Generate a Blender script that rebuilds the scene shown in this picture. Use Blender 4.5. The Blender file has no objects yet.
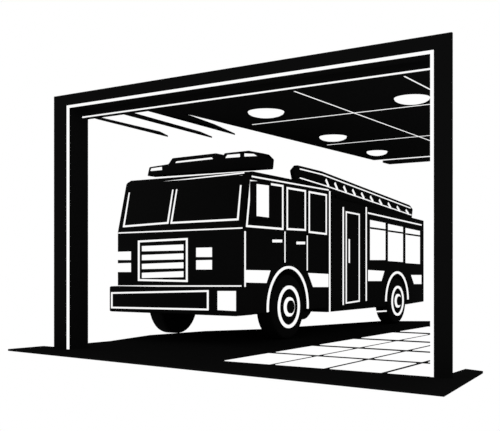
import bpy, math
from mathutils import Vector
FL=814.0; CH=1.3; TH=math.atan(530/814.0); s=math.sin(TH); c=math.cos(TH); HY=268.0
XS=-7.547; XL=-10.37; YF=11.374
sc=bpy.context.scene
sc.view_settings.view_transform='Standard'
w=bpy.data.worlds.new("World"); sc.world=w; w.use_nodes=True
w.node_tree.nodes["Background"].inputs[0].default_value=(1,1,1,1)
w.node_tree.nodes["Background"].inputs[1].default_value=1.0
def mat(name,col,em=0,rough=1):
    m=bpy.data.materials.new(name); m.use_nodes=True
    b=m.node_tree.nodes["Principled BSDF"]
    b.inputs["Base Color"].default_value=(*col,1); b.inputs["Roughness"].default_value=rough
    b.inputs["Specular IOR Level"].default_value=0
    if em:
        b.inputs["Emission Color"].default_value=(1,1,1,1); b.inputs["Emission Strength"].default_value=em
    return m
K=mat("black_ink",(0.004,0.004,0.004)); W=mat("white_ink_glow",(0.0,0.0,0.0),1.0)  # white is emission: walls, floor and trim glow evenly without being lamps
# elevations of the truck side, front, windshield, ground
def S(x,y,X=XS):
    u=(x-250)/FL; D=X/(-s+u*c); return Vector((X,D*(c+u*s),CH+(HY-y)/FL*D))
def Fr(x,y,Y=YF):
    u=(x-250)/FL; D=Y/(c+u*s); return Vector((D*(-s+u*c),Y,CH+(HY-y)/FL*D))
ZB,ZT,RK=1.97,2.88,0.25
def Wd(x,y):
    k=RK/(ZT-ZB); u=(x-250)/FL; v=(HY-y)/FL
    D=(YF+k*(CH-ZB))/((c+u*s)-k*v); return Vector((D*(-s+u*c),D*(c+u*s),CH+v*D))
def G(x,y,Z=0.0):
    u=(x-250)/FL; D=FL*(Z-CH)/(HY-y); return Vector((D*(-s+u*c),D*(c+u*s),Z))
NX=Vector((1,0,0)); NF=Vector((0,-1,0)); NZ=Vector((0,0,1)); ND=Vector((0,0,-1))
NW=Vector((0,-(ZT-ZB),RK)).normalized()
class Part:
    def __init__(s_,name,m,parent=None,bevel=0): s_.n=name; s_.m=m; s_.p=parent; s_.v=[]; s_.f=[]; s_.b=bevel
    def prism(s_,pts,vec,back=None):
        vec=Vector(vec); back=Vector(back) if back is not None else Vector((0,0,0))
        n=len(pts); o=len(s_.v)
        s_.v+= [Vector(p)+back for p in pts]+[Vector(p)+vec for p in pts]
        s_.f+= [tuple(o+i for i in range(n))[::-1], tuple(o+n+i for i in range(n))]
        s_.f+= [(o+i,o+(i+1)%n,o+n+(i+1)%n,o+n+i) for i in range(n)]
        return s_
    def box(s_,a,b):
        (x0,y0,z0),(x1,y1,z1)=a,b
        return s_.prism([(x0,y0,z0),(x1,y0,z0),(x1,y1,z0),(x0,y1,z0)],(0,0,z1-z0))
    def line(s_,pts,wd,nrm,h=0.012,closed=False):
        pts=[Vector(p) for p in pts]
        if closed: pts=pts+[pts[0]]
        for a,b in zip(pts,pts[1:]):
            d=(b-a).normalized(); q=nrm.cross(d)*wd/2; e=d*wd*0.45
            s_.prism([a-e-q,b+e-q,b+e+q,a-e+q],nrm*h)
        return s_
    def ring(s_,cen,r0,r1,a0=0,a1=360,h=0.02,n=48,nrm=1):
        cen=Vector(cen)
        for i in range(n):
            t0=math.radians(a0+(a1-a0)*i/n); t1=math.radians(a0+(a1-a0)*(i+1)/n)
            P=lambda r,t: cen+Vector((0,r*math.cos(t),r*math.sin(t)))
            if r0<=0: s_.prism([cen,P(r1,t0),P(r1,t1)],(h*nrm,0,0))
            else: s_.prism([P(r0,t0),P(r1,t0),P(r1,t1),P(r0,t1)],(h*nrm,0,0))
        return s_
    def done(s_):
        me=bpy.data.meshes.new(s_.n); me.from_pydata([tuple(v) for v in s_.v],[],s_.f)
        import bmesh
        bm=bmesh.new(); bm.from_mesh(me); bmesh.ops.recalc_face_normals(bm,faces=bm.faces); bm.to_mesh(me); bm.free()
        me.materials.append(s_.m); ob=bpy.data.objects.new(s_.n,me); sc.collection.objects.link(ob)
        if s_.p: ob.parent=s_.p
        if s_.b:
            md=ob.modifiers.new("bev","BEVEL"); md.width=s_.b; md.segments=3; md.limit_method='ANGLE'
        return ob
def empty(n,loc=(0,0,0)):
    e=bpy.data.objects.new(n,None); sc.collection.objects.link(e); return e

# ---------------- garage ----------------
XO0,XO1=-9.87,-3.24; XI0,XI1=-9.52,-3.46; Y0,Y1=9.33,9.75; ZTOP=4.08; ZI=3.86
door=empty("door_1")
p=Part("portal_frame",K,door)
p.box((XO0,Y0,0),(XI0,Y1,ZTOP)); p.box((XI1,Y0,0),(XO1,Y0+.04,ZTOP)); p.box((XI0,Y0,ZI),(XI1,Y1,ZTOP))
p.box((XI0,Y1-0.12,3.74),(XI1,Y1,ZI)); p.done()
p=Part("portal_edge_line",W,door)
p.box((XI0-0.05,Y0-0.012,0),(XI0,Y0,ZI+0.04)); p.box((XI1-0.04,Y0-0.012,0),(XI1,Y0+.04,ZI+0.04)); p.box((XI0-0.05,Y0-0.012,ZI),(XI1,Y0,ZI+0.04))
p.box((XI0,Y1-0.135,3.745),(XI1,Y1-0.12,3.765)); p.done()
Part("wall_left",W).box((-11.0,9.6,0),(-10.9,21,4.0)).done()
Part("wall_front",W).box((-11.0,9.5,0),(-9.87,9.6,4.0)).done()
Part("wall_right",W).box((XI1,Y0+.05,0),(XI1+0.06,21,4.0)).done()
Part("wall_back",W).box((-11.0,21,0),(XI1+0.06,21.1,4.0)).done()
Part("ceiling",W).box((-10.9,Y1,3.86),(XI1,21,3.95)).done()
ZC=3.8
cp=empty("ceiling_panel")
Part("dark_panel",K,cp).prism([(-8.1,Y1+.0,ZC),(XI1,Y1,ZC),(XI1,17.4,ZC),(-7.9,17.4,ZC)],(0,0,0.05)).done()
p=Part("panel_joints",W,cp)
for X in (-5.75,-4.1): p.box((X-.009,Y1,ZC-0.006),(X+.009,17.4,ZC+.01))
for Y in (11.9,14.7): p.box((-7.7,Y-.012,ZC-0.006),(XI1,Y+.012,ZC+.01))
p.done()
p=Part("ceiling_beam",K)
for (a,b,c2,d) in [((92,117),(160,133),(168,137),(96,119)),((118,113),(200,133),(212,138),(128,113)),((140,109),(215,126),(235,135),(165,108))]:
    p.prism([G(*a,ZC+.02),G(*b,ZC+.02),G(*c2,ZC+.02),G(*d,ZC+.02)],(0,0,0.03))
p.done()
p=Part("ceiling_beam",K); p.box((-7.9,17.9,ZC),(XI1,18.3,ZC+.05)); p.done()
for (x,y,r) in [(266,112,.29),(412,98,.26),(333,137,.26),(377,152,.22)]:
    ce=G(x,y-1,ZC)
    e=empty("ceiling_lamp")
    for nm,m,R,z0,dz in (("rim",K,r*1.15,0,.03),("lens",W,r,.02,.08)):
        vs=[];fs=[];n=32;lv=5
        for j in range(lv+1):
            t=j/lv*math.pi/2
            for i in range(n):
                a=2*math.pi*i/n
                vs.append((ce.x+R*math.cos(t)*math.cos(a),ce.y+R*math.cos(t)*math.sin(a),ZC-z0-dz*math.sin(t)))
        for j in range(lv):
            for i in range(n): fs.append((j*n+i,j*n+(i+1)%n,(j+1)*n+(i+1)%n,(j+1)*n+i))
        if nm=="lens":
            vs+= [(ce.x+R*math.cos(2*math.pi*i/n),ce.y+R*math.sin(2*math.pi*i/n),ZC) for i in range(n)]
            o=(lv+1)*n
            fs+= [(o+i,o+(i+1)%n,(i+1)%n,i) for i in range(n)]
        q=Part(nm,m,e); q.v=vs; q.f=fs; q.done()

# ground
fl=empty("floor")
Part("white_floor",W,fl).box((-10.9,Y0,-0.08),(XI1,21,-0.02)).done()
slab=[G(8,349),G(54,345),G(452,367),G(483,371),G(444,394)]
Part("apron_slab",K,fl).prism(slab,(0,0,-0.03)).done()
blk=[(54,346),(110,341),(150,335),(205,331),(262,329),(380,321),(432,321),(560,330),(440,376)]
Part("dark_floor_and_shadow",K,fl).prism([G(*q,-0.001) for q in blk],(0,0,-0.015)).done()  # black floor, with the shadow under the truck drawn into its shape
p=Part("floor_tiles",W,fl)
xs=[-6.55,-5.72,-4.9,-4.1,-3.4]; ys=[9.25,10.6,12.0,13.6,15.4,17.4]
for i in range(4):
    for j in range(5):
        g=.09+.03*j
        p.box((xs[i]+.045,ys[j]+g,0),(min(xs[i+1]-.045,XI1),ys[j+1]-g,.008))
p.done()

# ---------------- fire truck ----------------
T=empty("fire_truck")
WF=(12.87,.59); WR=(17.92,.54); RF,RR=.59,.53
YM=14.4; YE=19.65
def arc(cy,cz,r,zb):
    a=math.asin((zb-cz)/r) if abs(zb-cz)<r else 0
    return [(cy+r*math.cos(math.pi-a-(math.pi-2*a)*i/20),cz+r*math.sin(math.pi-a-(math.pi-2*a)*i/20)) for i in range(21)]
prof=[(YF,.5)]+arc(*WF,.68,.5)+[(YM,.5),(YM,2.93),(YF+.36,2.96),(YF+.24,2.9),(YF,ZB)]
Part("cab",K,T,.04).prism([(XL,a,b) for a,b in prof],(XS-XL,0,0)).done()
prof=[(YM,.42)]+arc(*WR,.62,.42)+[(YE,.45),(YE,2.5),(YM,2.74)]
Part("body",K,T,.02).prism([(XL,a,b) for a,b in prof],(XS-XL,0,0)).done()
Part("chassis",K,T).box((-9.9,11.5,.5),(-8.0,19.5,1.3)).done()
YB=11.14
Part("bumper",K,T,.03).box((XL+.02,YB,.5),(XS+.03,YF+.3,.965)).done()
p=Part("bumper_trim",W,T)
B=lambda x,y: Fr(x,y,YB)
p.line([B(112,293),B(208,291),B(208,309.5),B(112,307.5)],.03,NF,closed=True)
p.prism([B(218,291),B(236,291),B(236,311),B(218,310)],NF*.015)
p.done()
p=Part("grille",W,T)
p.line([Fr(139,241.5),Fr(187,239),Fr(187,281),Fr(139,280)],.035,NF,closed=True)
for i in range(4):
    y=245.5+i*8.9
    p.prism([Fr(143,y+.6),Fr(183.5,y-1),Fr(183.5,y+4.9),Fr(143,y+5.8)],NF*.03)
p.done()
p=Part("headlights",W,T)
for (x0,x1,y0,y1) in [(119,131,251.5,260),(119,131,263,272),(197.5,212,247.5,257),(197.5,212,260,269.5)]:
    p.prism([Fr(x0,y0+.3),Fr(x1,y0),Fr(x1,y1),Fr(x0,y1)],NF*.04)
p.done()
p=Part("front_panel_lines",W,T)
p.line([Fr(119,233),Fr(242,228)],.022,NF)
p.line([Fr(112,286),Fr(241,286)],.022,NF)
p.done()
p=Part("windshield_trim",W,T)
p.line([Wd(130,191),Wd(174,185),Wd(168,223),Wd(124,226.5)],.032,NW,closed=True)
p.line([Wd(178,184.5),Wd(242,176.5),Wd(238,219.5),Wd(171.5,223)],.032,NW,closed=True)
p.done()
def FB(x,y,Y=YF+.55): return Fr(x,y,Y)
p=Part("light_bar",K,T,.02)
p.prism([FB(147,176),FB(149,167),FB(168,164),FB(172,158),FB(216,153),FB(222,158),FB(224,153),FB(248,150.5),FB(262,153),FB(267,158),FB(266,168)],(0,.25,0)); p.done()
p=Part("light_bar_lenses",W,T)
p.prism([FB(151,171),FB(152,168.5),FB(162,167),FB(162,170)],NF*.02)
p.prism([FB(176,163),FB(177,161.5),FB(212,157.5),FB(213,159)],NF*.02)
p.prism([FB(226,158),FB(228,155),FB(240,154),FB(240,157)],NF*.02)
p.prism([FB(245,156.5),FB(245,153.5),FB(254,154),FB(257,156)],NF*.02)
p.line([Wd(129,186),Wd(244,173)],.02,NW)
p.done()
p=Part("side_trim",W,T)
L=lambda pts,wd=.03,cl=False: p.line([S(*q) for q in pts],wd,NX,closed=cl)
L([(252,176.5),(328,190)],.025)
L([(250.5,181),(282.5,186),(282.5,229),(246.5,226)],.035,True)
L([(287,188),(305,191),(305,230),(287,229)],.035,True)
L([(309,192),(326,195),(326,234),(309,232)],.035,True)
L([(244.8,232),(244.8,286)],.03); L([(284.7,232),(284.7,262)],.02); L([(307,236),(307,270)],.02)
L([(329.5,192),(329.5,312)],.04)
L([(343,208),(343,304)],.04); L([(346,212),(359,214.5),(359,301),(346,303)],.03,True)
L([(366,208),(366,300)],.04)
L([(349,240),(349,262)],.04)
L([(273,241),(281,241)],.05);L([(297,243),(304,243)],.05)
L([(315,315),(386,311)],.03)
L([(368,213),(421,225)],.03)
P=lambda pts: p.prism([S(*q) for q in pts],NX*.012)
P([(245.5,270),(270,270.5),(266,283),(245.5,282.5)]); P([(308,273),(328,274),(328,287),(313,287)])
P([(370,220),(385,223),(385,260),(370,260)]);P([(388,224),(402.5,227),(402.5,262),(388,261)]);P([(405.5,228),(419.5,231),(419.5,264),(405.5,263)])
P([(368,270),(384,271),(381,281),(368,281)]);P([(411,275),(421,275),(421,284),(414,284)])
p.done()
p=Part("compartment_divisions",K,T)
for x0,x1,y in ((370,385,229),(388,402.5,232),(405.5,419.5,235)):
    p.line([S(x0,y-1)+NX*.01,S(x1,y+1)+NX*.01],.04,NX)
p.done()
p=Part("wheel_arch_trim",W,T)
p.ring((XS,WF[0],WF[1]),.70,.745,-5,185); p.ring((XS,WR[0],WR[1]),.63,.68,0,180); p.done()
def wheel(name,Xo,cy,r,sign):
    e=bpy.data.objects.new(name,None); sc.collection.objects.link(e); e.parent=T
    q=Part("tyre",K,e,.05)
    q.prism([(Xo,cy+r*math.cos(2*math.pi*i/48),r+r*math.sin(2*math.pi*i/48)) for i in range(48)],(-.34*sign,0,0)); q.done()
    q=Part("rim",W,e)
    q.ring((Xo,cy,r),.56*r,.66*r,nrm=sign); q.ring((Xo,cy,r),.20*r,.30*r,nrm=sign,h=.03); q.done()
    q=Part("hub",K,e); q.ring((Xo,cy,r),0,.20*r,nrm=sign,h=.06); q.done()
wheel("wheel_1",XS+.01,WF[0],RF,1); wheel("wheel_2",XS+.01,WR[0],RR,1)
wheel("wheel_3",XL-.01,WF[0],RF,-1); wheel("wheel_4",XL-.01,WR[0],RR,-1)
XM=XS+.28
m_=lambda x,y: S(x,y,XM)
p=Part("mirror_arms",K,T); p.box((XS-.02,11.75,2.75),(XM,11.79,2.79)); p.box((XS-.02,11.75,2.1),(XM,11.79,2.14)); 
p.prism([m_(254,181),m_(271,183),m_(271,220),m_(254,218)],(-.08,0,0)); p.done()
p=Part("mirror",W,T,.01); p.prism([m_(256.5,184),m_(268.5,185.5),m_(268.5,217.5),m_(256.5,216)],(.01,0,0)); p.done()
XD=XS-.12
l_=lambda x,y,X=XD: S(x,y,X)
p=Part("ladder",K,T,.02)
p.prism([l_(294,170),l_(298,165),l_(322,171),l_(410,205),l_(413,209),l_(412,219),l_(330,197),l_(296,181)],(-.1,0,0))
for t in (0,.33,.66,1):
    q=l_(300+t*108,182+t*36); p.box((XD-.1,q.y-.05,2.4),(XD,q.y+.05,q.z))
p.done()
p=Part("ladder_rungs",W,T)
p.line([l_(300,169),l_(322,174.5),l_(410,208)],.022,NX)
for i in range(10):
    t=i/9; x=326+t*80; y=180.5+t*30
    p.line([l_(x,y),l_(x+2,y+5-2*t)],.05,NX)
p.line([l_(300,178),l_(326,186),l_(411,215)],.02,NX)
p.done()

cam=bpy.data.cameras.new("camera"); co=bpy.data.objects.new("camera",cam); sc.collection.objects.link(co)
co.location=(0,0,CH); co.rotation_euler=(math.pi/2,0,TH)
cam.sensor_width=36; cam.lens=36*FL/500; cam.shift_y=(HY-215.5)/500; cam.clip_end=200
sc.camera=co
